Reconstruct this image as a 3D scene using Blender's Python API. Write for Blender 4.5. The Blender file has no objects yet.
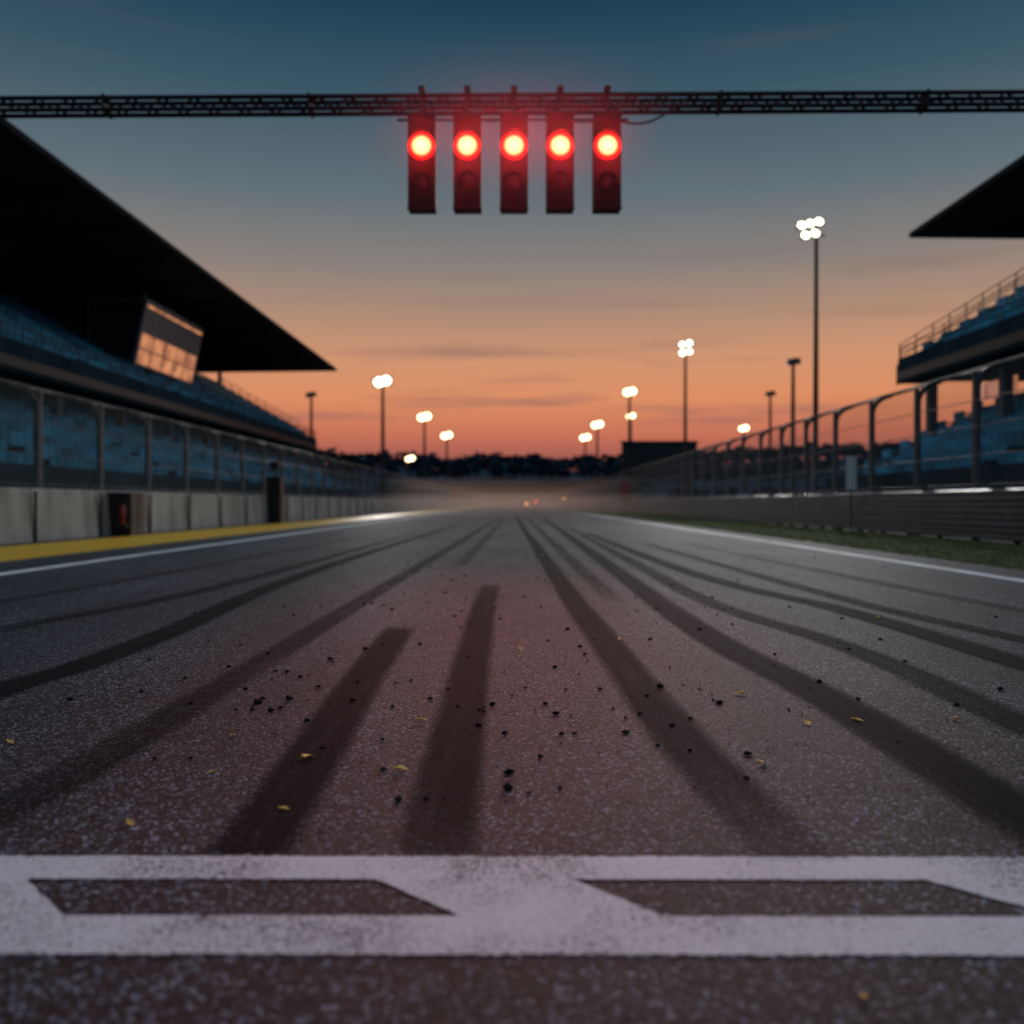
import bpy, math, random, bmesh
from mathutils import Vector, noise
random.seed(7)
D = bpy.data
scene = bpy.context.scene
COL = scene.collection

# ---------------------------------------------------------------- helpers
def lin(r, g, b):
    def f(c):
        c /= 255.0
        return c/12.92 if c <= 0.04045 else ((c+0.055)/1.055)**2.4
    return (f(r), f(g), f(b), 1.0)

class MB:
    def __init__(s): s.v=[]; s.f=[]; s.uv=[]; s.mi=[]; s.sm=[]
    def face(s, pts, uv=None, m=0, smooth=False):
        i=len(s.v); s.v.extend([tuple(p) for p in pts]); s.f.append(tuple(range(i,i+len(pts))))
        s.uv.append(uv if uv else [(0,0)]*len(pts)); s.mi.append(m); s.sm.append(smooth)
    def box(s, x0,x1,y0,y1,z0,z1, m=0):
        p=[(x0,y0,z0),(x1,y0,z0),(x1,y1,z0),(x0,y1,z0),(x0,y0,z1),(x1,y0,z1),(x1,y1,z1),(x0,y1,z1)]
        s.hexa(p,m)
    def hexa(s,p,m=0):
        i=len(s.v); s.v.extend([tuple(q) for q in p])
        for f in ((0,3,2,1),(4,5,6,7),(0,1,5,4),(1,2,6,5),(2,3,7,6),(3,0,4,7)):
            s.f.append(tuple(i+k for k in f)); s.uv.append([(0,0)]*4); s.mi.append(m); s.sm.append(False)
    def tube(s, pts, r, n=8, m=0, cap=True):
        pts=[Vector(p) for p in pts]; rings=[]
        up=None
        for k,p in enumerate(pts):
            a=pts[max(k-1,0)]; b=pts[min(k+1,len(pts)-1)]
            t=(b-a).normalized()
            ref=Vector((0,0,1)) if abs(t.z)<0.9 else Vector((1,0,0))
            if up is not None:
                ref=up
            x=t.cross(ref)
            if x.length<1e-4: x=t.cross(Vector((0.3,1,0.2)))
            x.normalize(); y=x.cross(t).normalized(); up=y
            rr=r[k] if isinstance(r,(list,tuple)) else r
            i=len(s.v)
            for q in range(n):
                an=2*math.pi*q/n
                s.v.append(tuple(p+x*math.cos(an)*rr+y*math.sin(an)*rr))
            rings.append(i)
        for k in range(len(rings)-1):
            a,b=rings[k],rings[k+1]
            for q in range(n):
                s.f.append((a+q,a+(q+1)%n,b+(q+1)%n,b+q)); s.uv.append([(0,0)]*4); s.mi.append(m); s.sm.append(True)
        if cap:
            s.f.append(tuple(rings[0]+q for q in range(n))); s.uv.append([(0,0)]*n); s.mi.append(m); s.sm.append(False)
            s.f.append(tuple(rings[-1]+q for q in reversed(range(n)))); s.uv.append([(0,0)]*n); s.mi.append(m); s.sm.append(False)
    def obj(s, name, mats, parent=None, bevel=0, loc=None):
        me=D.meshes.new(name); me.from_pydata(s.v,[],s.f); 
        uvl=me.uv_layers.new(name="UVMap"); k=0
        flat=[]
        for u in s.uv:
            for c in u: flat.extend(c)
        uvl.data.foreach_set("uv",flat)
        me.polygons.foreach_set("material_index",s.mi)
        me.polygons.foreach_set("use_smooth",s.sm)
        for m in (mats if isinstance(mats,(list,tuple)) else [mats]): me.materials.append(m)
        me.update()
        o=D.objects.new(name,me); COL.objects.link(o)
        if parent: o.parent=parent
        if loc: o.location=loc
        if bevel:
            b=o.modifiers.new("bevel",'BEVEL'); b.width=bevel; b.segments=2; b.limit_method='ANGLE'
        return o

def empty(name, loc=(0,0,0)):
    e=D.objects.new(name,None); e.location=loc; e.empty_display_size=0.3; COL.objects.link(e); return e

def nt(mat):
    mat.use_nodes=True; return mat.node_tree
def N(t, ty, **kw):
    n=t.nodes.new(ty)
    for k,v in kw.items():
        setattr(n,k,v)
    return n
def ramp(t, stops, interp='LINEAR'):
    n=t.nodes.new('ShaderNodeValToRGB'); cr=n.color_ramp; cr.interpolation=interp
    cr.elements[0].position=stops[0][0]; cr.elements[0].color=stops[0][1]
    cr.elements[1].position=stops[1][0]; cr.elements[1].color=stops[1][1]
    for p,c in stops[2:]:
        e=cr.elements.new(p); e.color=c
    return n

def g(v): return (v,v,v,1)
def gb(v): return (v*.82,v*.98,v*1.18,1)

def mat(name, col, rough=0.6, metal=0, vary=0.25, scale=3.0, bump=0.0, bscale=60, spec=0.5, stretch=(1,1,1)):
    m=D.materials.new(name); t=nt(m); b=t.nodes['Principled BSDF']
    tc=N(t,'ShaderNodeTexCoord'); mp=N(t,'ShaderNodeMapping'); mp.inputs['Scale'].default_value=stretch
    t.links.new(tc.outputs['Object'],mp.inputs[0])
    no=N(t,'ShaderNodeTexNoise'); no.inputs['Scale'].default_value=scale; no.inputs['Detail'].default_value=4
    t.links.new(mp.outputs[0],no.inputs['Vector'])
    lo=tuple(c*(1-vary) for c in col[:3])+(1,); hi=tuple(min(1,c*(1+vary)) for c in col[:3])+(1,)
    r=ramp(t,[(0.3,lo),(0.7,hi)]); t.links.new(no.outputs['Fac'],r.inputs[0]); t.links.new(r.outputs[0],b.inputs['Base Color'])
    b.inputs['Roughness'].default_value=rough; b.inputs['Metallic'].default_value=metal
    b.inputs['Specular IOR Level'].default_value=spec
    if bump:
        n2=N(t,'ShaderNodeTexNoise'); n2.inputs['Scale'].default_value=bscale; n2.inputs['Detail'].default_value=3
        t.links.new(tc.outputs['Object'],n2.inputs['Vector'])
        bp=N(t,'ShaderNodeBump'); bp.inputs['Strength'].default_value=bump; bp.inputs['Distance'].default_value=0.01
        t.links.new(n2.outputs['Fac'],bp.inputs['Height']); t.links.new(bp.outputs[0],b.inputs['Normal'])
    return m

def emis(name, col, strength, base=0.02):
    m=D.materials.new(name); t=nt(m); b=t.nodes['Principled BSDF']
    b.inputs['Base Color'].default_value=(base,base,base,1)
    b.inputs['Emission Color'].default_value=tuple(col[:3])+(1,)
    b.inputs['Emission Strength'].default_value=strength
    return m

# ---------------------------------------------------------------- camera
H=1.0; F=900.0; HY=503.0; VX=515.0
cam=D.cameras.new("camera"); co=D.objects.new("camera",cam); COL.objects.link(co)
co.location=(0,0,H)
cam.sensor_width=36; cam.lens=36*F/1024
co.rotation_euler=(math.radians(90)-math.atan((512-HY)/F),0,math.atan((VX-512)/F))
cam.clip_end=6000; cam.clip_start=0.05
cam.dof.use_dof=True; cam.dof.focus_distance=4.6; cam.dof.aperture_fstop=1.15
scene.camera=co
def gp(px,py):   # picture measurement -> ground metres (used only to read off where things stand)
    d=F*H/(py-HY); return ((px-VX)*d/F, d)

# ---------------------------------------------------------------- world
w=D.worlds.new("World"); scene.world=w; w.use_nodes=True; t=w.node_tree
bg=t.nodes['Background']; out=t.nodes['World Output']
tc=N(t,'ShaderNodeTexCoord'); sp=N(t,'ShaderNodeSeparateXYZ'); t.links.new(tc.outputs['Generated'],sp.inputs[0])
zen=(.27,.35,.44,1)
front=ramp(t,[(0.0,lin(110,64,72)),(0.045,lin(150,86,84)),(0.075,lin(198,112,88)),(0.115,lin(220,142,100)),(0.155,lin(208,148,112)),
              (0.20,lin(176,140,118)),(0.25,lin(138,129,123)),(0.32,lin(97,112,120)),(0.41,lin(57,86,102)),(0.49,lin(24,60,82)),(0.56,lin(34,70,96)),(0.72,zen),(1.0,zen)])
back=ramp(t,[(0.0,lin(56,72,92)),(0.1,lin(72,88,112)),(0.25,lin(78,102,126)),(0.5,lin(62,94,120)),(.72,zen),(1.0,zen)])
t.links.new(sp.outputs['Z'],front.inputs[0]); t.links.new(sp.outputs['Z'],back.inputs[0])
mr=N(t,'ShaderNodeMapRange',interpolation_type='SMOOTHSTEP'); mr.inputs['From Min'].default_value=0.0; mr.inputs['From Max'].default_value=0.88
t.links.new(sp.outputs['Y'],mr.inputs['Value'])
mx=N(t,'ShaderNodeMix',data_type='RGBA'); t.links.new(mr.outputs[0],mx.inputs['Factor']); t.links.new(back.outputs[0],mx.inputs['A']); t.links.new(front.outputs[0],mx.inputs['B'])
mp=N(t,'ShaderNodeMapping'); mp.inputs['Scale'].default_value=(2.2,2.2,30); t.links.new(tc.outputs['Generated'],mp.inputs[0])
no=N(t,'ShaderNodeTexNoise'); no.inputs['Scale'].default_value=1.7; no.inputs['Detail'].default_value=5; no.inputs['Roughness'].default_value=0.5
t.links.new(mp.outputs[0],no.inputs['Vector'])
cr=ramp(t,[(0.56,g(0)),(0.76,g(1))]); t.links.new(no.outputs['Fac'],cr.inputs[0])
hz=ramp(t,[(0.0,g(0.9)),(0.13,g(0.75)),(0.2,g(0.25)),(0.32,g(0.14)),(.5,g(.14)),(.8,g(.1))]); t.links.new(sp.outputs['Z'],hz.inputs[0])
mu=N(t,'ShaderNodeMath',operation='MULTIPLY'); t.links.new(cr.outputs[0],mu.inputs[0]); t.links.new(hz.outputs[0],mu.inputs[1])
mx2=N(t,'ShaderNodeMix',data_type='RGBA'); t.links.new(mu.outputs[0],mx2.inputs['Factor']); t.links.new(mx.outputs['Result'],mx2.inputs['A']); mx2.inputs['B'].default_value=lin(120,92,100)
sky=N(t,'ShaderNodeTexSky',sky_type='NISHITA'); sky.sun_disc=False; sky.sun_elevation=math.radians(1.0); sky.sun_rotation=0.0
sc=N(t,'ShaderNodeVectorMath',operation='SCALE'); sc.inputs['Scale'].default_value=0.001; t.links.new(sky.outputs[0],sc.inputs[0])
ad=N(t,'ShaderNodeVectorMath',operation='ADD'); t.links.new(mx2.outputs['Result'],ad.inputs[0]); t.links.new(sc.outputs[0],ad.inputs[1])
t.links.new(ad.outputs[0],bg.inputs['Color']); bg.inputs['Strength'].default_value=1.0

s=D.lights.new("sun",'SUN'); s.energy=0.05; s.angle=math.radians(12); s.color=(1,0.6,0.4)
so=D.objects.new("sun",s); COL.objects.link(so); so.rotation_euler=(math.radians(-84),0,0)

# ---------------------------------------------------------------- asphalt
def asphalt(name, lo=0.007, hi=0.030, rough=0.62):
    m=D.materials.new(name); t=nt(m); b=t.nodes['Principled BSDF']; L=t.links.new
    tc=N(t,'ShaderNodeTexCoord')
    v=N(t,'ShaderNodeTexVoronoi',feature='F1'); v.inputs['Scale'].default_value=95; L(tc.outputs['Object'],v.inputs['Vector'])
    n1=N(t,'ShaderNodeTexNoise'); n1.inputs['Scale'].default_value=65; n1.inputs['Detail'].default_value=4; n1.inputs['Roughness'].default_value=0.85; L(tc.outputs['Object'],n1.inputs['Vector'])
    big=N(t,'ShaderNodeTexNoise'); big.inputs['Scale'].default_value=0.6; big.inputs['Detail'].default_value=4; big.inputs['Roughness'].default_value=0.62
    mp=N(t,'ShaderNodeMapping'); mp.inputs['Scale'].default_value=(1.6,0.5,1); L(tc.outputs['Object'],mp.inputs[0]); L(mp.outputs[0],big.inputs['Vector'])
    r1=ramp(t,[(0.0,gb(lo*0.2)),(0.48,gb(lo)),(0.70,gb(hi)),(0.86,gb(hi*4.0)),(1.0,gb(0.5))])
    sv=N(t,'ShaderNodeSeparateColor'); L(v.outputs['Color'],sv.inputs[0]); 
    ma=N(t,'ShaderNodeMath',operation='MULTIPLY_ADD'); L(n1.outputs['Fac'],ma.inputs[0]); ma.inputs[1].default_value=1.6; ma.inputs[2].default_value=-0.84
    mb=N(t,'ShaderNodeMath',operation='ADD',use_clamp=True); L(sv.outputs[0],mb.inputs[0]); L(ma.outputs[0],mb.inputs[1])
    L(mb.outputs[0],r1.inputs[0])
    r2=ramp(t,[(0.32,g(0.45)),(0.68,g(1.4))]); L(big.outputs['Fac'],r2.inputs[0])
    mm=N(t,'ShaderNodeMix',data_type='RGBA',blend_type='MULTIPLY'); mm.inputs['Factor'].default_value=1; L(r1.outputs[0],mm.inputs['A']); L(r2.outputs[0],mm.inputs['B'])
    L(mm.outputs['Result'],b.inputs['Base Color'])
    rr=N(t,'ShaderNodeMapRange'); rr.inputs['To Min'].default_value=rough-0.2; rr.inputs['To Max'].default_value=rough+0.22; L(n1.outputs['Fac'],rr.inputs['Value']); L(rr.outputs[0],b.inputs['Roughness'])
    b.inputs['Specular IOR Level'].default_value=.30
    bp=N(t,'ShaderNodeBump'); bp.inputs['Strength'].default_value=1.0; bp.inputs['Distance'].default_value=0.010
    inv=N(t,'ShaderNodeMath',operation='MULTIPLY'); inv.inputs[1].default_value=-.8; L(v.outputs['Distance'],inv.inputs[0])
    hh=N(t,'ShaderNodeMath',operation='ADD'); L(inv.outputs[0],hh.inputs[0]); L(n1.outputs['Fac'],hh.inputs[1])
    L(hh.outputs[0],bp.inputs['Height']); L(bp.outputs[0],b.inputs['Normal'])
    return m
M_asph=asphalt("asphalt")
M_ground=mat("ground_dirt",(0.05,0.05,0.045),0.9,vary=.4,scale=.3)
M_grass=mat("grass_turf",(0.055,0.078,0.020),0.95,vary=.45,scale=1.2,spec=.05)
M_conc=mat("concrete",(0.36,0.35,0.33),0.85,vary=.35,scale=1.3,bump=.4,bscale=25,stretch=(1,1,.35))
M_dark=mat("dark_steel",(0.014,0.016,0.020),0.6,metal=.2,vary=.3,spec=.3)
M_galv=mat("galvanised_steel",(0.12,0.135,0.15),0.42,metal=.6,vary=.25,scale=1.2)
M_post=mat("fence_steel",(0.035,0.042,0.052),0.55,metal=.3,vary=.25)
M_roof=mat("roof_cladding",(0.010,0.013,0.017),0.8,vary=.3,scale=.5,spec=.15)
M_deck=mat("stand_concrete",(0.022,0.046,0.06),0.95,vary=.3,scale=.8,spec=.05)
M_col=mat("column_steel",(0.10,0.11,0.12),0.7,vary=.2,scale=.8,spec=.2)
M_seat=mat("seat_plastic",(0.030,0.27,0.40),0.75,vary=.6,scale=.5,spec=.15)
M_black=mat("black_paint",(0.012,0.012,0.013),0.42,vary=.3,scale=8,bump=.1)

def painted(name,col,wear=0.5,rough=.6,dk=.25):
    m=D.materials.new(name); t=nt(m); b=t.nodes['Principled BSDF']; L=t.links.new
    tc=N(t,'ShaderNodeTexCoord')
    n1=N(t,'ShaderNodeTexNoise'); n1.inputs['Scale'].default_value=90; n1.inputs['Detail'].default_value=4; n1.inputs['Roughness'].default_value=.85; L(tc.outputs['Object'],n1.inputs['Vector'])
    n2=N(t,'ShaderNodeTexNoise'); n2.inputs['Scale'].default_value=2.2; n2.inputs['Detail'].default_value=4; L(tc.outputs['Object'],n2.inputs['Vector'])
    r=ramp(t,[(0.38,tuple(c*dk for c in col[:3])+(1,)),(0.50,tuple(col[:3])+(1,))]); 
    mx=N(t,'ShaderNodeMix',data_type='FLOAT'); mx.inputs['Factor'].default_value=.32; L(n1.outputs['Fac'],mx.inputs['A']); L(n2.outputs['Fac'],mx.inputs['B'])
    L(mx.outputs['Result'],r.inputs[0]); L(r.outputs[0],b.inputs['Base Color']); b.inputs['Roughness'].default_value=rough
    th=.44*wear+.3*(1-wear)
    a=ramp(t,[(th-.03,g(0)),(th+.02,g(1))]); L(mx.outputs['Result'],a.inputs[0]); L(a.outputs[0],b.inputs['Alpha'])
    bp=N(t,'ShaderNodeBump'); bp.inputs['Strength'].default_value=1; bp.inputs['Distance'].default_value=.006; L(n1.outputs['Fac'],bp.inputs['Height']); L(bp.outputs[0],b.inputs['Normal'])
    return m
M_white=painted("white_road_paint",(0.84,0.89,0.90),.95)
M_yellow=painted("yellow_road_paint",(0.95,0.52,0.01),.2,.4,.7)

# ---------------------------------------------------------------- ground sheets
b=MB(); b.face([(-2500,-300,-.012),(2500,-300,-.012),(2500,3500,-.012),(-2500,3500,-.012)]); b.obj("ground",M_ground)
b=MB(); b.face([(-12.4,-30,0),(7.55,-30,0),(7.55,520,0),(-12.4,520,0)]); b.obj("road",M_asph)
b=MB(); b.face([(7.55,-30,.004),(12.2,-30,.004),(12.2,520,.004),(7.55,520,.004)])
for k in range(26000):
    y=8+ (random.random()**1.6)*80; x=random.uniform(7.45,12.1); h=random.uniform(.012,.035); a=random.random()*6.28; dx=math.cos(a)*.012; dy=math.sin(a)*.012
    b.face([(x-dx,y-dy,.004),(x+dx,y+dy,.004),(x+random.uniform(-.02,.02),y,.004+h)])
b.obj("grass_verge",M_grass)
Z1=.0022
b=MB(); b.face([(-7.38,-30,Z1),(-7.08,-30,Z1),(-7.08,520,Z1),(-7.38,520,Z1)]); b.obj("edge_line",M_white)
b=MB(); b.face([(6.4,-30,Z1),(6.66,-30,Z1),(6.66,520,Z1),(6.4,520,Z1)]); b.obj("edge_line",M_white)
b=MB(); b.face([(-11.7,-30,Z1),(-8.75,-30,Z1),(-8.75,520,Z1),(-11.7,520,Z1)]); b.obj("yellow_line",M_yellow)

b=MB(); z=.003
J=lambda a: random.uniform(-a,a)+random.uniform(-a,a)*.6
def bar(y0,y1,j0,j1):
    x=-7.05; pa=y0; pb=y1
    while x<6.38:
        na,nb=y0+(J(.0045) if j0 else 0),y1+(J(.0045) if j1 else 0)
        b.face([(x,pa,z),(x+.011,na,z),(x+.011,nb,z),(x,pb,z)]); pa,pb=na,nb; x+=.011
bar(1.978,2.162,1,0); bar(2.378,2.530,0,1)
p=1.452
for k in range(-5,6):
    xa0,xa1=-.128+k*p, .361+k*p; xb0,xb1=-.371+k*p, .151+k*p
    if min(xa0,xb0)<-7.05 or xa1>6.38: continue
    n=20; pa,pb=xa0,xa1
    for i in range(n):
        u0=i/n; u1=(i+1)/n; y0=2.162+.216*u0; y1=2.162+.216*u1
        na=xa0+(xb0-xa0)*u1+J(.004); nb=xa1+(xb1-xa1)*u1+J(.004)
        b.face([(pa,y0,z),(pb,y0,z),(nb,y1,z),(na,y1,z)]); pa,pb=na,nb
x=-7.0
while x<6.3:
    for yy,sg in ((2.162,1),(2.378,-1)):
        h=random.uniform(.001,.007); b.face([(x,yy,z),(x+.012,yy,z),(x+.006+J(.003),yy+sg*h,z+.0001)])
    x+=.012
b.obj("start_line",M_white)

# ---------------------------------------------------------------- tyre marks
m=D.materials.new("tyre_rubber_mark"); t=nt(m); bs=t.nodes['Principled BSDF']; L=t.links.new
bs.inputs['Base Color'].default_value=(0.004,0.005,0.007,1); bs.inputs['Roughness'].default_value=.8; bs.inputs['Specular IOR Level'].default_value=.08
uv=N(t,'ShaderNodeUVMap'); su=N(t,'ShaderNodeSeparateXYZ'); L(uv.outputs[0],su.inputs[0])
ed=ramp(t,[(0.0,g(0)),(0.12,g(.5)),(0.24,g(.98)),(.5,g(.85)),(.76,g(.98)),(.88,g(.5)),(1.0,g(0))]); L(su.outputs[0],ed.inputs[0])
tc=N(t,'ShaderNodeTexCoord'); n1=N(t,'ShaderNodeTexNoise'); n1.inputs['Scale'].default_value=65; n1.inputs['Detail'].default_value=4; n1.inputs['Roughness'].default_value=.85; L(tc.outputs['Object'],n1.inputs['Vector'])
rn=ramp(t,[(0.50,g(1)),(0.68,g(.35))]); L(n1.outputs['Fac'],rn.inputs[0])
mp=N(t,'ShaderNodeMapping'); mp.inputs['Scale'].default_value=(14,.5,1); L(tc.outputs['Object'],mp.inputs[0])
n2=N(t,'ShaderNodeTexNoise'); n2.inputs['Scale'].default_value=1; n2.inputs['Detail'].default_value=3; L(mp.outputs[0],n2.inputs['Vector'])
rn2=ramp(t,[(0.3,g(.65)),(0.52,g(1))]); L(n2.outputs['Fac'],rn2.inputs[0])
at=N(t,'ShaderNodeMath',operation='MULTIPLY'); L(ed.outputs[0],at.inputs[0]); L(rn.outputs[0],at.inputs[1])
a2=N(t,'ShaderNodeMath',operation='MULTIPLY'); L(at.outputs[0],a2.inputs[0]); L(rn2.outputs[0],a2.inputs[1])
a3=N(t,'ShaderNodeMath',operation='MULTIPLY'); L(a2.outputs[0],a3.inputs[0]); L(su.outputs[1],a3.inputs[1]); L(a3.outputs[0],bs.inputs['Alpha'])
M_mark=m
b=MB()
def crom(P,n=10):
    out=[]
    for i in range(len(P)-1):
        p0=P[max(i-1,0)];p1=P[i];p2=P[i+1];p3=P[min(i+2,len(P)-1)]
        for k in range(n):
            u=k/n
            out.append(tuple(0.5*((2*p1[j])+(-p0[j]+p2[j])*u+(2*p0[j]-5*p1[j]+4*p2[j]-p3[j])*u*u+(-p0[j]+3*p1[j]-3*p2[j]+p3[j])*u**3) for j in range(3)))
    out.append(P[-1]); return out
marks=[
 ([(-.22,2.56,.5),(-.24,3.4,.95),(-.27,5.5,1),(-.30,8.5,.95),(-.30,10.5,.6),(-.31,11.2,0)],.28),
 ([(-.76,2.56,.9),(-.79,3.4,1),(-.86,5,1),(-.91,6.8,.95),(-.93,7.3,0)],.29),
 ([(.80,2.5,.15),(.75,3.1,.55),(.70,4,.85),(.66,6,1),(.58,11,.95),(.5,20,.85),(.3,40,.6),(0,90,.3)],.30),
 ([(1.66,1.6,.8),(1.62,2.8,1),(1.60,4.6,1),(1.45,7,1),(1.48,12,.9),(1.6,24,.8),(1.9,60,.5)],.34),
 ([(2.25,2.6,.6),(2.29,4,.8),(2.30,6.3,.75),(1.95,9.3,.7),(2.0,16,.6),(2.2,40,.4)],.30),
 ([(3.2,3.6,.8),(3.15,5.6,1),(3.05,8.4,.95),(2.5,13.4,.85),(2.4,30,.6)],.36),
 ([(3.9,4.6,.65),(3.7,6.6,.75),(3.4,10,.7),(3.2,22,.5)],.30),
 ([(4.9,7,.35),(4.6,10,.4),(4.2,22,.3)],.3),
 ([(-2.8,3.5,.95),(-2.75,4.8,1),(-2.66,6.6,.95),(-2.95,14.5,.8),(-2.6,40,.5)],.34),
 ([(-1.7,2.6,.35),(-1.62,3.4,.6),(-1.6,4.6,.55),(-1.55,10.3,.6),(-1.4,24,.55),(-1.0,70,.3)],.28),
 ([(-4.2,5,.4),(-4.05,7.1,.5),(-3.5,11.7,.6),(-3.3,30,.4)],.32),
 ([(-5.4,7,.3),(-5.0,12,.35),(-4.4,30,.3)],.3),
 ([(1.02,9,.1),(1.0,12,.45),(.95,24,.5),(.8,60,.3)],.27),
 ([(-.9,14,.1),(-.85,20,.4),(-.7,60,.3)],.27)]
for i,(P,wd) in enumerate(marks):
    C=crom(P); zz=.0045+i*.0003
    for k in range(len(C)-1):
        a,c=C[k],C[k+1]
        b.face([(a[0]-wd/2,a[1],zz),(a[0]+wd/2,a[1],zz),(c[0]+wd/2,c[1],zz),(c[0]-wd/2,c[1],zz)],
               uv=[(0,a[2]),(1,a[2]),(1,c[2]),(0,c[2])])
b.obj("tyre_mark",M_mark)

# ---------------------------------------------------------------- debris & leaves
M_rub=mat("rubber",(0.008,0.008,0.008),0.85,vary=.4,spec=.15)
b=MB()
def lump(x,y,r):
    n=6; zb_=.003
    top=(x+random.uniform(-.2,.2)*r,y,r*random.uniform(.7,1.1)+zb_)
    rings=[]
    for zf,rf in ((.0,.85),(.45,1.0),(.75,.6)):
        rings.append([(x+math.cos(6.283*q/n)*r*rf*random.uniform(.65,1.35),y+math.sin(6.283*q/n)*r*rf*random.uniform(.65,1.35),zb_+zf*r*random.uniform(.7,1.1)) for q in range(n)])
    for a,c in ((0,1),(1,2)):
        for q in range(n): b.face([rings[a][q],rings[a][(q+1)%n],rings[c][(q+1)%n],rings[c][q]])
    for q in range(n): b.face([rings[2][q],rings[2][(q+1)%n],top])
spots=[(508,775,10),(508,791,11),(257,704,9),(288,700,7),(306,722,6),(492,706,6),(430,700,5),(660,688,7),(720,704,7),(626,734,7),(575,735,5),(545,705,5),(820,683,6),
       (270,712,7),(268,655,5),(318,688,5),(330,660,5),(420,645,5),(555,668,5),(568,630,5),(700,630,5),(775,655,4),(190,705,5),(140,693,5),(365,650,5),(500,620,4),(585,655,4),(640,715,5),(690,752,5),(858,700,5),(957,706,5),(505,735,6),(448,690,4),(392,708,5),(352,702,6),(600,690,4),(650,640,4),(880,640,4),(905,662,4),(1000,690,5),(300,678,5),(245,690,5),(228,668,5),(560,790,5),(190,760,5),(262,700,5),(280,709,5)]
for px,py,s_ in spots:
    x,y=gp(px,py); lump(x,y,s_*.55*y/F)
for k in range(460):
    y=3.0+random.random()**1.1*17; x=random.gauss(0,1)*y*.22
    if abs(x)>6.3: continue
    lump(x,y,random.choice([.004,.006,.009,.012,.016]))
for k in range(1200):
    y=2.7+random.random()*6; x=random.uniform(-.55,.55)*y
    lump(x,y,random.uniform(.002,.005))
b.obj("rubber_debris",M_rub)
M_leaf=mat("dry_leaf",(0.85,0.52,0.09),0.6,vary=.4,scale=40)
b=MB()
for px,py,s_ in [(128,827,13),(306,760,16),(283,812,10),(400,772,15),(232,738,10),(762,765,14),(740,695,11),(808,725,11),(858,722,10),(422,722,10),(865,1002,12),(210,775,8),(8,745,10),(620,640,7),(700,688,8),(520,650,7),(955,720,9),(392,610,6),(880,618,7)]:
    x,y=gp(px,py); l=s_*.62*y/F; a=random.random()*6.28; ca,sa=math.cos(a),math.sin(a); z0=.006
    out=[(-1,0,.0),(-.45,.42,.25),(.1,.5,.5),(.55,.3,.35),(1,.0,.7)]
    def T(u,v,h): return (x+(u*ca-v*sa)*l, y+(u*sa+v*ca)*l, z0+h*l*.7)
    for q in range(4):
        u0,v0,h0=out[q]; u1,v1,h1=out[q+1]
        for sg in (1,-1):
            b.face([T(u0,0,h0*.3),T(u1,0,h1*.3),T(u1,v1*sg,h1),T(u0,v0*sg,h0)])
b.obj("fallen_leaves",M_leaf)

# ---------------------------------------------------------------- left concrete barrier
b=MB(); XW=-12.25
y=-6.0
while y<420:
    l=3.6; b.hexa([(XW-.35,y+.02,0),(XW+.06,y+.02,0),(XW+.06,y+l-.02,0),(XW-.35,y+l-.02,0),(XW-.3,y+.02,1.38),(XW-.04,y+.02,1.38),(XW-.04,y+l-.02,1.38),(XW-.3,y+l-.02,1.38)],0)
    if y<140:
        b.box(XW+.062,XW+.11,y-.05,y+.05,0,1.3,1)
    y+=l
b.box(XW-.28,XW-.08,-6,420,.1,1.3,1)
b.obj("concrete_barrier",[M_conc,M_dark],bevel=.02)

# ---------------------------------------------------------------- right guardrail
b=MB(); XR=12.2
tiers=4; th=.33
prof=[]
for k in range(tiers):
    z0=.06+k*th
    prof+= [(0,z0),(-.07,z0+.05),(-.07,z0+.09),(-.0,z0+.145),(0,z0+.175),(-.07,z0+.23),(-.07,z0+.27),(0,z0+.315)]
ys=[-6,6,14,22,32,45,60,80,110,150,200,300,420]
for i in range(len(prof)-1):
    for j in range(len(ys)-1):
        (x0,z0),(x1,z1)=prof[i],prof[i+1]
        b.face([(XR+x0,ys[j],z0),(XR+x0,ys[j+1],z0),(XR+x1,ys[j+1],z1),(XR+x1,ys[j],z1)])
y=-6
while y<420:
    b.box(XR+.02,XR+.16,y,y+.1,0,1.36,1); y+=2
b.obj("guardrail",[M_galv,M_post])

# ---------------------------------------------------------------- catch fences
def meshmat():
    m=D.materials.new("wire_mesh"); t=nt(m); L=t.links.new; bs=t.nodes['Principled BSDF']
    bs.inputs['Base Color'].default_value=(.08,.115,.13,1); bs.inputs['Metallic'].default_value=.0; bs.inputs['Roughness'].default_value=.7; bs.inputs['Specular IOR Level'].default_value=.2
    uv=N(t,'ShaderNodeUVMap'); s_=N(t,'ShaderNodeSeparateXYZ'); L(uv.outputs[0],s_.inputs[0])
    res=[]
    for op in ('ADD','SUBTRACT'):
        a=N(t,'ShaderNodeMath',operation=op); L(s_.outputs[0],a.inputs[0]); L(s_.outputs[1],a.inputs[1])
        c=N(t,'ShaderNodeMath',operation='MULTIPLY'); L(a.outputs[0],c.inputs[0]); c.inputs[1].default_value=9
        f=N(t,'ShaderNodeMath',operation='PINGPONG'); L(c.outputs[0],f.inputs[0]); f.inputs[1].default_value=.5
        q=N(t,'ShaderNodeMath',operation='LESS_THAN'); L(f.outputs[0],q.inputs[0]); q.inputs[1].default_value=.06; res.append(q)
    mxx=N(t,'ShaderNodeMath',operation='MAXIMUM'); L(res[0].outputs[0],mxx.inputs[0]); L(res[1].outputs[0],mxx.inputs[1])
    L(mxx.outputs[0],bs.inputs['Alpha'])
    return m
M_mesh=meshmat()
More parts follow.
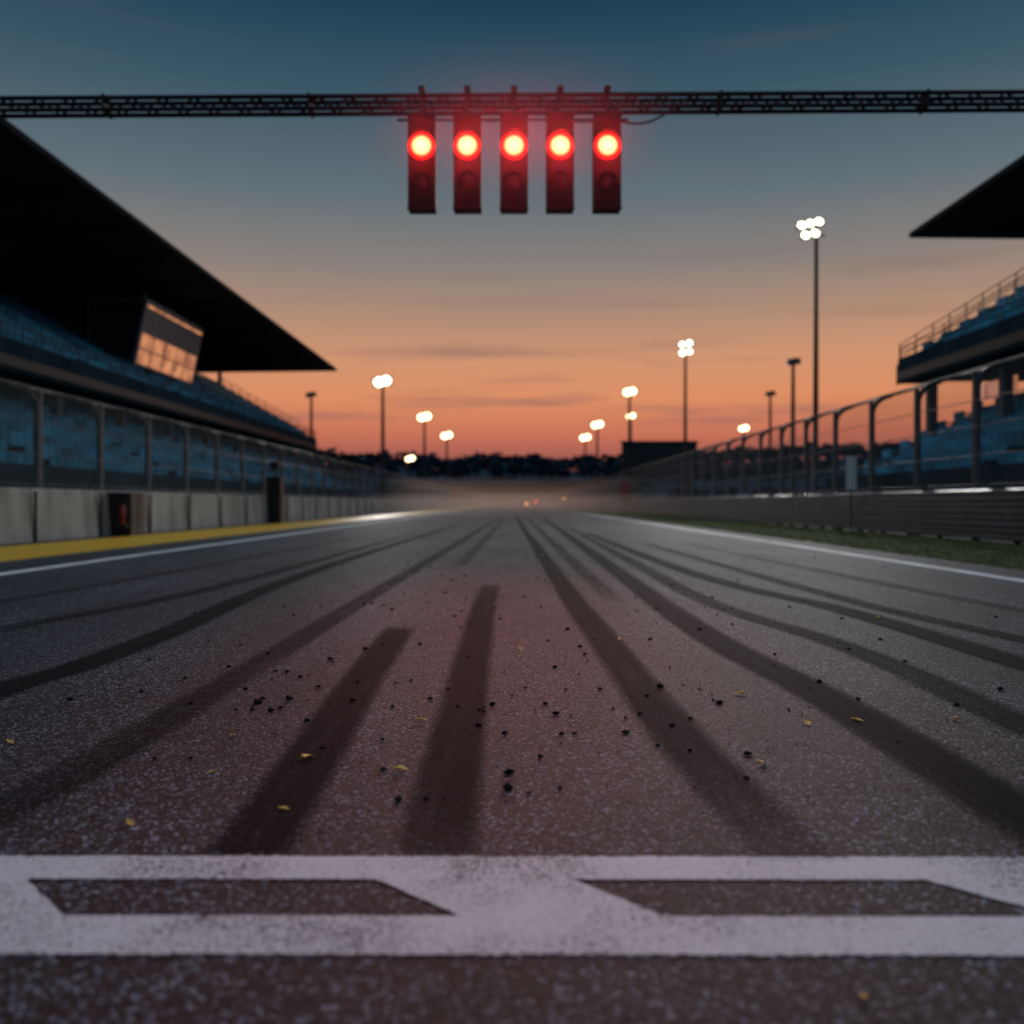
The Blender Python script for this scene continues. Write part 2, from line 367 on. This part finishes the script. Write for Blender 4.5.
def fence(X,sg,zt,yoff):
    root=empty("catch_fence",(0,0,0))
    b=MB(); sp_=3.6; y=yoff
    while y<420:
        pts=[(X,y+sp_-.12,.0),(X,y+sp_-.12,zt-.55)]
        for k in range(1,7):
            a=k/6*math.pi/2
            pts.append((X+sg*.35*(1-math.cos(a)), y+sp_-.12-.7*(1-math.cos(a)), zt-.55+.55*math.sin(a)))
        b.tube(pts,.085,8)
        b.tube([pts[-1],(X+sg*.35,y+.1,zt)],.045,8)
        b.box(X-.06,X+.06,y-.03,y+.07,0,zt-.1)
        if y<60:
            b.tube([(X,y+sp_-.1,2.1),(X+sg*1.0,y+sp_-.1,.02)],.03,6)
        y+=sp_
    b.obj("frames",M_post,root)
    b=MB()
    for zz in (1.5,2.3,3.1,zt-.9): b.tube([(X-sg*.06,-6,zz),(X-sg*.06,420,zz)],.014,5)
    b.tube([(X+sg*.02,-6,zt-.02),(X+sg*.02,420,zt-.02)],.02,5)
    b.obj("cables",M_post,root)
    b=MB(); b.face([(X-sg*.08,-6,1.1),(X-sg*.08,420,1.1),(X-sg*.08,420,zt-.05),(X-sg*.08,-6,zt-.05)],uv=[(0,0),(426,0),(426,zt),(0,zt)])
    b.obj("wire_netting",M_mesh,root)
fence(-12.75,-1,4.1,-6+1.3)
fence(12.6,1,4.7,-6+1.9)

# ---------------------------------------------------------------- grandstands
M_skyglow=D.materials.new("warm_sky_glow"); t=nt(M_skyglow); bs=t.nodes['Principled BSDF']; tc=N(t,'ShaderNodeTexCoord'); n1=N(t,'ShaderNodeTexNoise'); n1.inputs['Scale'].default_value=.9
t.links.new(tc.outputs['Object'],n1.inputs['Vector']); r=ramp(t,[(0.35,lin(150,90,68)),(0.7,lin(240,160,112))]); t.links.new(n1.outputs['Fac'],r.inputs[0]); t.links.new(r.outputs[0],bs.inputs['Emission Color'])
bs.inputs['Emission Strength'].default_value=.85; bs.inputs['Base Color'].default_value=(.03,.03,.035,1); bs.inputs['Roughness'].default_value=.1  # emission imitates warm sky light, on the suite glass as a painted reflection
M_blue=emis("screen_glass",lin(110,150,175),.6)
M_panel=mat("suite_panel",(0.24,0.25,0.26),0.6,vary=.2)

def grandstand(sg, y0,y1, rx,rz, rback, dx,dz, ux,uz, lx,lz,lbx,lbz):
    root=empty("grandstand",(0,0,0)); S=lambda x: sg*x
    def bx(b,xa,xb,ya,yb,za,zb,m=0):
        b.box(min(S(xa),S(xb)),max(S(xa),S(xb)),ya,yb,za,zb,m)
    b=MB()
    x0,x1=rx,rback
    b.hexa([(S(x0),y0,rz-.12),(S(x1),y0,rz-.3),(S(x1),y1,rz-.3),(S(x0),y1,rz-.12),(S(x0),y0,rz+.12),(S(x1),y0,rz+.7),(S(x1),y1,rz+.7),(S(x0),y1,rz+.12)])
    y=y0+.3
    while y<y1:
        b.hexa([(S(x0+1.2),y,rz-.28),(S(x1-.2),y,rz-.95),(S(x1-.2),y+.25,rz-.95),(S(x0+1.2),y+.25,rz-.28),(S(x0+1.2),y,rz-.10),(S(x1-.2),y,rz-.2),(S(x1-.2),y+.25,rz-.2),(S(x0+1.2),y+.25,rz-.10)])
        y+=5.0
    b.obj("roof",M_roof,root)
    b=MB(); seats=MB(); col=MB()
    def deck(xa,za,xb,zb,thick):
        n=int((xb-xa)/.8); st=(xb-xa)/n; rise=(zb-za)/n
        for i in range(n):
            bx(b,xa+i*st,xa+(i+1)*st+.01,y0,y1,za+i*rise-thick,za+i*rise)
            y=y0+.4; c=0
            while y<y1-.5:
                if c%22<20:
                    xs=xa+i*st+.30; zs=za+i*rise
                    bx(seats,xs,xs+.38,y,y+.45,zs+.36,zs+.42)
                    bx(seats,xs+.36,xs+.42,y,y+.45,zs+.30,zs+.92)
                y+=.52; c+=1
    deck(lx,lz,lbx,lbz,.6)
    deck(dx+.3,dz+.15,ux,uz,.9)
    bx(b,dx,dx+.3,y0,y1,dz-.75,dz+.45)
    bx(b,lx-.2,lx,y0,y1,0,lz+.5)
    bx(b,dx+.31,ux,y0+.1,y1-.1,dz-.65,dz-.3)
    bx(b,ux+.3,ux+.6,y0,y1,0,uz+.6)
    y=y1-.3
    while y>y0:
        bx(col,dx+1.2,dx+1.6,y-.4,y,0,dz-.66)
        bx(col,ux-.6,ux-.3,y-.3,y,uz-.5,rz-.25)
        y-=6.5
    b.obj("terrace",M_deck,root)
    col.obj("columns",M_col,root)
    seats.obj("seats",M_seat,root)
    b=MB()
    bx(b,dx-.06,dx-.01,y0,y1,dz-.6,dz-.2)
    for zz in (dz+.75,dz+1.0): b.tube([(S(dx+.1),y0,zz),(S(dx+.1),y1,zz)],.025,6)
    y=y1
    while y>y0: b.tube([(S(dx+.1),y-.05,dz+.5),(S(dx+.1),y-.05,dz+1.0)],.02,6); y-=1.5
    sl=(uz-dz)/(ux-dx)
    for off in (.55,.85,1.15): b.tube([(S(dx+.1),y1+.05,dz+off),(S(ux),y1+.05,uz+off)],.03,6)
    x=dx+.1
    while x<ux: zz=dz+(x-dx)*sl; b.tube([(S(x),y1+.05,zz),(S(x),y1+.05,zz+1.15)],.03,6); x+=.8
    y=y0+.4+20*.52+.35
    while y<y1-2:
        b.tube([(S(dx+1),y,dz+sl*.7+1.0),(S(ux-.4),y,uz+.75)],.028,6)
        x=dx+1.2
        while x<ux-.4: zz=dz+(x-dx)*sl; b.tube([(S(x),y,zz),(S(x),y,zz+1.0)],.02,5); x+=1.6
        y+=22*.52
    b.hexa([(S(dx),y1+.01,dz-.8),(S(ux),y1+.01,uz-1.1),(S(ux),y1+.2,uz-1.1),(S(dx),y1+.2,dz-.8),(S(dx),y1+.01,dz+.2),(S(ux),y1+.01,uz+.25),(S(ux),y1+.2,uz+.25),(S(dx),y1+.2,dz+.2)])
    b.obj("railings",M_dark,root)
    return root
GL=grandstand(-1,-4,86,17,13.7,34,19,6.75,28.5,12.1,15.2,1.7,22,5.3)
GR=grandstand(1,-4,43.6,19,13.9,36,18.5,7.5,27.5,13.0,15.2,1.7,22,5.3)

# glazed commentary suite hung from the roof beams
b=MB()
ya,yb=51.0,60.2; ZA,ZB=8.75,12.6
XA,XB=-21.6,-20.8
b.hexa([(XA,ya,ZA+.1),(-24.2,ya,ZA+1.0),(-24.2,yb,ZA+1.0),(XA,yb,ZA+.1),(XB,ya,ZB),(-24.2,ya,ZB),(-24.2,yb,ZB),(XB,yb,ZB)],0)
def fx(z): return XA+(z-ZA-.1)*((XB-XA)/(ZB-ZA-.1))+.02
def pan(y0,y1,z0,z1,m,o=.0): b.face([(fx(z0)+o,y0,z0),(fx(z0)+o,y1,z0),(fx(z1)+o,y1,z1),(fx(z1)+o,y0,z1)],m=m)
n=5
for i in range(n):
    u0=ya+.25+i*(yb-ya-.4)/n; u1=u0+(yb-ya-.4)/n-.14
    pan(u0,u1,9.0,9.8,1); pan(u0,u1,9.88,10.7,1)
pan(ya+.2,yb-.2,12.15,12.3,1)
b.face([(XA-.1,ya-.01,ZA+.3),(-24.1,ya-.01,ZA+1.1),(-24.1,ya-.01,ZB-.1),(XB-.2,ya-.01,ZB-.1)],m=3)
for yy in (ya+.5,(ya+yb)/2,yb-.5):
    for xx in (-21.2,-23.8): b.box(xx-.07,xx+.07,yy-.07,yy+.07,ZB+.002,13.42,3)
b.box(-27.4,-27.0,43,46,11.6,12.3,2)
b.obj("commentary_suite",[M_panel,M_skyglow,M_blue,M_black],GL)
b=MB()
for k in range(3): b.box(21.9,22.0,39.5+k*1.3,40.6+k*1.3,5.8,6.6)
b.obj("sky_glimpse",[M_skyglow],GR)  # glowing panels stand in for sunset sky glimpsed under the deck

# ---------------------------------------------------------------- floodlights
M_lamp=emis("floodlight_lamp",(1.0,0.93,0.70),6)
M_lamp2=emis("floodlight_lamp_far",(1.0,0.74,0.42),6)
def floodlight(x,y,zt,n=6,lit=True,warm=False,size=1.0,power=0,off=0):
    root=empty("floodlight",(x,y,0)); far=n<3
    b=MB(); b.tube([(0,0,0),(0,0,zt*.5),(0,0,zt)],[.22*size**.5,.18*size**.5,.12*size**.5],10)
    b.box(-.35,.35,-.35,.35,0,.25)
    rows=(zt-.2,) if far else (zt-.2,zt-1.0*size)
    for zz in rows: b.box(-.6*size+off,.6*size,-.06,.06,zz-.06,zz+.06)
    b.obj("mast",M_dark,root)
    h=MB(); l=MB()
    for r_,zz in enumerate(rows):
        cols=[-.2,.2] if far else ([-.62,0,.62] if (n>=5 and r_==0) else [-.35,.35])
        for c in cols:
            cx=c*size+off; s_=.34*size; zc=zz+.22*size*c
            h.hexa([(cx-s_,-.30,zc-s_*.8),(cx+s_,-.30,zc-s_*.8),(cx+s_*.7,.25,zc-s_*.5),(cx-s_*.7,.25,zc-s_*.5),(cx-s_,-.15,zc+s_*.8),(cx+s_,-.15,zc+s_*.8),(cx+s_*.7,.30,zc+s_*.6),(cx-s_*.7,.30,zc+s_*.6)])
            N_=12
            l.face([(cx+math.cos(6.283*k/N_)*s_*.88,-.29+.075*math.sin(6.283*k/N_)-.002*(c>0),zc+math.sin(6.283*k/N_)*s_*.8) for k in range(N_)])
    h.obj("lamp_housing",M_black,root)
    l.obj("lamp_glass",(M_lamp2 if warm else M_lamp) if lit else M_black,root)
    if power:
        li=D.lights.new("beam",'SPOT'); li.energy=power; li.spot_size=math.radians(70); li.spot_blend=1; li.color=(1,.97,.93); li.shadow_soft_size=.6
        lo=D.objects.new("beam",li); COL.objects.link(lo); lo.parent=root; lo.location=(0,-.8,zt-.7)
        d=Vector((-x*.8,-y+20,-zt)); lo.rotation_euler=d.to_track_quat('-Z','Y').to_euler()
    return root
floodlight(21,63,20.6,5,power=15000,size=.95,off=-.5)
floodlight(20.4,108,20.2,4,power=15000,size=1.2)
floodlight(19.7,155,20.3,2,warm=True,size=2.3)
floodlight(20.3,158,16.4,2,warm=True,size=1.6)
floodlight(20,219,20.2,2,warm=True,size=2.9)
floodlight(20.5,263,20.3,2,warm=True,size=3.1)
floodlight(-20.7,141,20.2,2,size=2.7,power=15000)
floodlight(-20,199,20.2,2,warm=True,size=3.0)
floodlight(-19.3,255,20.3,2,warm=True,size=3.2)
floodlight(-25,215,11.8,2,warm=True,size=2.2)
floodlight(38,150,13.6,2,warm=True,size=1.7)
floodlight(22.5,73,12.6,2,lit=False,size=1.0)
floodlight(28.3,100,13.3,2,lit=False,size=1.0)
floodlight(-21.5,95,12.6,2,lit=False,size=1.0)
floodlight(-34,170,11.5,2,lit=False,size=.7)

# ---------------------------------------------------------------- light gantry
GY=14.6; K=GY/F
def gz(py): return H+(HY-py)*K
def gx(px): return (px-VX)*K
gan=empty("light_gantry",(0,GY,0))
b=MB(); zc=gz(106)
zt,zb=zc+.095,zc-.095; yw=.11
tilt=lambda x: .0045*x
xs=-13.4; xe=13.4
def P(x,yy,z): return (x,yy,z+tilt(x))
for yy in (-yw,yw):
    for zz,rr in ((zt,.040),(zb,.040)): b.tube([P(xs,yy,zz),P(xe,yy,zz)],rr,8)
step=.25; k=0; x=xs
while x<xe-.01:
    a,c=(zb,zt) if k%2==0 else (zt,zb)
    for yy in (-yw,yw): b.tube([P(x,yy,a),P(x+step,yy,c)],.018,6,cap=False)
    zz=zt if k%2 else zb
    b.tube([P(x,-yw,zz),P(x,yw,zz)],.014,5,cap=False)
    x+=step;k+=1
for xx in (-6.6,-3.3,3.3,6.6,): b.box(xx-.02,xx+.02,-yw-.05,yw+.05,zb-.045+tilt(xx),zt+.045+tilt(xx))
b.obj("truss",M_dark,gan)
b=MB()
for sx in (-13.4,13.4):
    for dx_ in (-.2,.2):
        for dy_ in (-.2,.2): b.tube([(sx+dx_,dy_,0),(sx+dx_,dy_,zt+.3)],.04,8)
    zz=0;k=0
    while zz<zt-.2:
        for q in (-.2,.2):
            b.tube([(sx-.2,q,zz),(sx+.2,q,zz+.4)] if k%2 else [(sx+.2,q,zz),(sx-.2,q,zz+.4)],.018,5)
            b.tube([(sx+q,-.2,zz),(sx+q,.2,zz+.4)] if k%2 else [(sx+q,.2,zz),(sx+q,-.2,zz+.4)],.018,5)
        zz+=.4;k+=1
    b.box(sx-.45,sx+.45,-.45,.45,0,.12)
b.obj("tower",M_dark,gan)
b=MB(); zr=gz(122)
b.tube([(gx(398),-.02,zr),(gx(628),-.02,zr)],.022,8)
def cable(xa,za,xb,zb_,sag,yy=-.2,r=.010):
    pts=[]
    for i in range(15):
        u=i/14; pts.append((xa+(xb-xa)*u,yy,za+(zb_-za)*u-sag*4*u*(1-u)))
    b.tube(pts,r,6)
cable(gx(606),zr,gx(672),gz(114),.20,r=.018)
cable(gx(559),zr,gx(606),zr,.12); cable(gx(468),zr,gx(514),zr,.10); cable(gx(514),zr,gx(559),zr,.06,-.16); cable(gx(423),zr,gx(468),zr,.08)
b.obj("light_rail",M_dark,gan)

m=D.materials.new("red_lamp_lens"); t=nt(m); bs=t.nodes['Principled BSDF']; L=t.links.new
uv=N(t,'ShaderNodeUVMap'); ln=N(t,'ShaderNodeVectorMath',operation='LENGTH'); L(uv.outputs[0],ln.inputs[0])
cr=ramp(t,[(0.0,(3.0,1.6,.85,1)),(0.60,(3.0,1.3,.5,1)),(0.72,(3.2,.35,.07,1)),(0.82,(3.0,.02,.015,1)),(1.0,(2.6,.006,.008,1))]); L(ln.outputs['Value'],cr.inputs[0])
L(cr.outputs[0],bs.inputs['Emission Color']); bs.inputs['Emission Strength'].default_value=1.0; bs.inputs['Base Color'].default_value=(.3,.02,.02,1)
M_lens=m
M_off=mat("unlit_red_lens",(0.06,0.004,0.005),0.35,vary=.3,scale=20)
M_house=mat("lamp_housing_paint",(0.012,0.011,0.011),0.6,vary=.3,scale=6,bump=.2,spec=.25)
for px in (423,468,514,559.5,606):
    X=gx(px); zt_=gz(120); zb_=gz(213); hw=.222
    root=empty("start_light",(X,GY,0))
    b=MB(); yf,ybk=-.16,.12
    b.box(-hw,hw,yf,ybk,zb_,zt_)
    b.box(-hw-.012,hw+.012,yf-.02,yf+.03,zb_-.01,zb_+.03); b.box(-hw-.012,hw+.012,yf-.02,yf+.03,zt_-.03,zt_+.012)
    b.box(-.05,.05,ybk+.002,ybk+.06,zb_+.1,zt_-.1)
    for k in range(5):
        zz=zb_+.12+k*.055; b.box(-.14,.14,yf-.012,yf+.002,zz,zz+.022)
    b.obj("housing",M_house,root,bevel=.012)
    b=MB()
    b.tube([(0,-.2,gz(94)),(0,-.2,zt_-.02)],.02,6); b.tube([(0,.17,gz(96)),(0,.17,zt_-.02)],.016,6)
    b.box(-.05,.05,-.22,.19,gz(95)-.02,gz(95)+.02); b.box(-.06,.06,-.2,.16,zt_+.002,zt_+.035)
    b.obj("hanger",M_dark,root)
    zl=gz(151.5); zo=gz(187); R=.214
    b=MB()
    for zz,RR in ((zl,R+.004),(zo,.14)):
        n=20; a0,a1=math.radians(-25),math.radians(205)
        dep=.09 if zz==zl else .08
        for k in range(n):
            u0=a0+(a1-a0)*k/n; u1=a0+(a1-a0)*(k+1)/n
            d=lambda u: .04+dep*max(0,math.sin(u))
            for r_ in (RR,RR+.006):
                b.face([(math.cos(u0)*r_,yf,zz+math.sin(u0)*r_),(math.cos(u1)*r_,yf,zz+math.sin(u1)*r_),(math.cos(u1)*r_,yf-d(u1),zz+math.sin(u1)*r_),(math.cos(u0)*r_,yf-d(u0),zz+math.sin(u0)*r_)],smooth=True)
    b.obj("visor",M_house,root)
    def lens(zz,R,mt,nm):
        b=MB(); n=28; rg=6
        for i in range(rg):
            r0,r1=i/rg,(i+1)/rg
            dd=lambda r: -.012-.05*(1-r*r)
            for k in range(n):
                a,c=6.28318*k/n,6.28318*(k+1)/n
                q=[(r0,a),(r1,a),(r1,c),(r0,c)]
                b.face([(math.cos(u)*r*R,yf+dd(r),zz+math.sin(u)*r*R) for r,u in q],uv=[(math.cos(u)*r,math.sin(u)*r) for r,u in q],smooth=True)
        b.obj(nm,mt,root)
    lens(zl,R,M_lens,"lens"); lens(zo,.12,M_off,"lower_lens")
    li=D.lights.new("bulb",'POINT'); li.energy=26; li.color=(1,.003,.006); li.shadow_soft_size=.05
    lo=D.objects.new("bulb",li); COL.objects.link(lo); lo.parent=root; lo.location=(0,yf-.24,zl)
    li=D.lights.new("beam",'SPOT'); li.energy=310; li.color=(1,.06,.08); li.spot_size=math.radians(118); li.spot_blend=1; li.shadow_soft_size=.15
    lo=D.objects.new("beam",li); COL.objects.link(lo); lo.parent=root; lo.location=(0,yf-.28,zl-.05); lo.scale=(.17,1,1)
    d=Vector((-X*.04,-1,-.85)); lo.rotation_euler=d.to_track_quat('-Z','Y').to_euler()

# ---------------------------------------------------------------- trackside things
M_red=mat("red_paint",(0.28,0.015,0.015),0.5,vary=.2)
M_wht=mat("white_board",(0.8,0.78,0.74),0.5,vary=.1)
r_=empty("equipment_cabinet",(-11.9,27.6,0)); b=MB(); b.box(-.35,.3,-.5,.5,.05,1.25); b.box(-.4,.34,-.54,.54,1.252,1.32); b.box(.302,.312,-.45,-.02,.1,1.2); b.box(.302,.312,.02,.45,.1,1.2); b.box(-.3,.25,-.4,.4,0,.048); b.obj("cabinet",M_black,r_,bevel=.01)
r_=empty("fire_extinguisher",(-11.75,26.9,0)); b=MB(); b.tube([(0,0,.35),(0,0,.37),(0,0,.85),(0,0,.91),(0,0,.97)],[.07,.08,.08,.05,.025],12); b.obj("cylinder_body",M_red,r_); b=MB(); b.box(-.02,.1,-.02,.02,.97,1.01); b.tube([(.03,0,.98),(.13,0,.9),(.14,0,.6)],.015,6); b.tube([(0,.13,0),(0,.13,1.1)],.025,8); b.box(-.12,.12,.1,.12,.5,.56); b.box(-.14,.14,-.12,.14,.3,.34); b.obj("hose_and_stand",M_black,r_)
r_=empty("signal_cabinet",(-11.95,44.8,0)); b=MB(); b.box(-.35,.35,-.3,.3,0,2.2); b.box(-.38,.38,-.33,.33,2.202,2.3); b.tube([(0,0,2.3),(0,0,3.0)],.06,8); b.box(-.2,.2,-.1,.1,2.65,3.05); b.obj("cabinet",M_black,r_,bevel=.01)
def board(x,y,z0,z1,w_,mt):
    r_=empty("marker_board",(x,y,0)); b=MB(); b.box(-w_/2,w_/2,-.03,.03,z0,z1); b.obj("panel",mt,r_,bevel=.01)
    b=MB(); b.tube([(0,.06,0),(0,.06,z1-.1)],.03,8); b.box(-w_/2-.02,w_/2+.02,.032,.05,z0-.02,z0+.03); b.obj("post",M_post,r_)
board(11.95,32,1.45,2.65,.34,M_wht); board(11.3,92,1.2,3.2,1.0,M_red); board(-11.5,175,2.4,4.4,2.2,M_red)
r_=empty("scoreboard",(24,150,0)); b=MB(); b.box(-6.2,6.2,-.5,.5,6,11); b.box(-6.4,6.4,-.6,.6,11.01,11.3)
for q in (-5,5): b.box(q-.3,q+.3,-.3,.3,0,5.99); 
b.tube([(-5,0,1),(5,0,5.8)],.12,6); b.tube([(5,0,1),(-5,0,5.8)],.12,6); b.box(-5.8,5.8,-.56,-.51,6.4,10.6,1); b.obj("frame",[M_dark,M_black],r_)
r_=empty("pavilion",(2,400,0)); b=MB(); b.box(-55,55,0,14,0,9,0); b.box(-58,58,-3,16,9.01,9.8,1)
for k in range(26): b.box(-53+k*4.1,-50+k*4.1,-.05,-.01,5,7.6,2); b.box(-53+k*4.1,-50+k*4.1,-.05,-.01,1.5,3.8,2)
b.obj("block",[M_col,M_roof,M_black],r_)
M_car_amber=emis("amber_car_light",(1,.35,.12),4); M_car_red=emis("red_car_light",(1,.06,.03),4)  # far car lights, modelled as glowing lamps on added posts
for x,y,z,mt,s_ in [(2.2,170,.7,M_car_amber,.22),(4.2,185,1.2,M_car_red,.2),(8.2,150,1.7,M_car_amber,.1)]:
    r_=empty("distant_light",(x,y,0)); b=MB(); b.tube([(0,0,z-.1),(0,0,z),(0,0,z+s_),(0,0,z+s_*1.5)],[s_*.8,s_,s_*.9,.05],12); b.obj("lamp",mt,r_)
    b=MB(); b.tube([(0,0,0),(0,0,z-.1)],.05,8); b.box(-.25,.25,-.25,.25,0,.08); b.obj("stand",M_dark,r_)

# ---------------------------------------------------------------- hills and tree line
M_hill=mat("hazed_vegetation",(0.035,0.055,0.075),0.95,vary=.4,scale=.03,spec=.1)  # aerial haze painted in as a bluish base colour
M_tree=mat("distant_foliage",(0.05,0.078,0.10),0.95,vary=.6,scale=.12,spec=.1)  # foliage carries the same painted haze blue
b=MB(); nx,ny=120,12
def hz_(x,y):
    u=(y-470)/500; base=36*min(1,max(0,u*2.4))
    return base*(.75+.45*noise.noise(Vector((x*.004,y*.002,1))))+2.0*noise.noise(Vector((x*.03,y*.03,5)))*min(1,u*3)
gr=[[(-1300+2600*i/nx, 470+500*j/ny, hz_(-1300+2600*i/nx,470+500*j/ny)) for i in range(nx+1)] for j in range(ny+1)]
for j in range(ny):
    for i in range(nx): b.face([gr[j][i],gr[j][i+1],gr[j+1][i+1],gr[j+1][i]],smooth=True)
b.obj("hill",M_hill)
b=MB()
for k in range(2200):
    x=random.uniform(-700,700); y=random.choice([455,600,680,720])+random.uniform(-15,25)
    zb0=max(0,hz_(x,y)) if y>470 else 0
    hh=random.uniform(8,14) if y>500 else random.uniform(6,11); r=hh*.5
    b.tube([(x,y,zb0-1),(x,y,zb0+hh*.5)],.25,4,cap=False)
    for q in range(26):
        v=Vector((random.gauss(0,1),random.gauss(0,1),random.gauss(0,1))).normalized()*random.uniform(.4,1.0)
        c=Vector((x+v.x*r,y+v.y*r,zb0+hh*.58+v.z*hh*.42)); s_=r*random.uniform(.22,.42)
        a=Vector((random.uniform(-1,1),random.uniform(-1,1),random.uniform(-1,1))).normalized(); d=a.cross(Vector((.3,.5,.8))).normalized()
        b.face([c+a*s_,c+d*s_,c-a*s_*.9,c-d*s_*1.1])
b.obj("treeline",M_tree)

# ---------------------------------------------------------------- mist (thicker near the ground) and added lamp halo
def mist(den,an,col=(1,.93,.88,1)):
    m=D.materials.new("mist"); t=nt(m); t.nodes.remove(t.nodes['Principled BSDF'])
    vs=N(t,'ShaderNodeVolumeScatter'); vs.inputs['Density'].default_value=den; vs.inputs['Anisotropy'].default_value=an; vs.inputs['Color'].default_value=col
    t.links.new(vs.outputs[0],t.nodes['Material Output'].inputs['Volume']); return m,t,vs
mm0=mist(.0040,.8)[0]
for k,(hx,ya_,zt_) in enumerate([(12,62,1.7),(11.5,80,3.4)]):
    b=MB(); b.box(-hx,hx,ya_,430-k*3,.02+.01*k,zt_); b.obj("mist",mm0)
M_halo,t,vs=mist(.1,0,(1,1,1,1))  # scatter volume added around the start lights only for their red halo
tc=N(t,'ShaderNodeTexCoord'); gr_=N(t,'ShaderNodeTexGradient',gradient_type='QUADRATIC_SPHERE'); t.links.new(tc.outputs['Object'],gr_.inputs[0])
mu=N(t,'ShaderNodeMath',operation='MULTIPLY'); mu.inputs[1].default_value=.24; t.links.new(gr_.outputs['Fac'],mu.inputs[0]); t.links.new(mu.outputs[0],vs.inputs['Density'])
me=D.meshes.new("mist"); bm=bmesh.new(); bmesh.ops.create_icosphere(bm,subdivisions=3,radius=1.0); bm.to_mesh(me); bm.free(); me.materials.append(M_halo)
mo=D.objects.new("mist",me); COL.objects.link(mo); mo.location=(0,GY-.5,gz(150)); mo.scale=(3.6,1.5,1.7)

scene.view_settings.view_transform='Standard'; scene.view_settings.look='None'; scene.view_settings.exposure=0
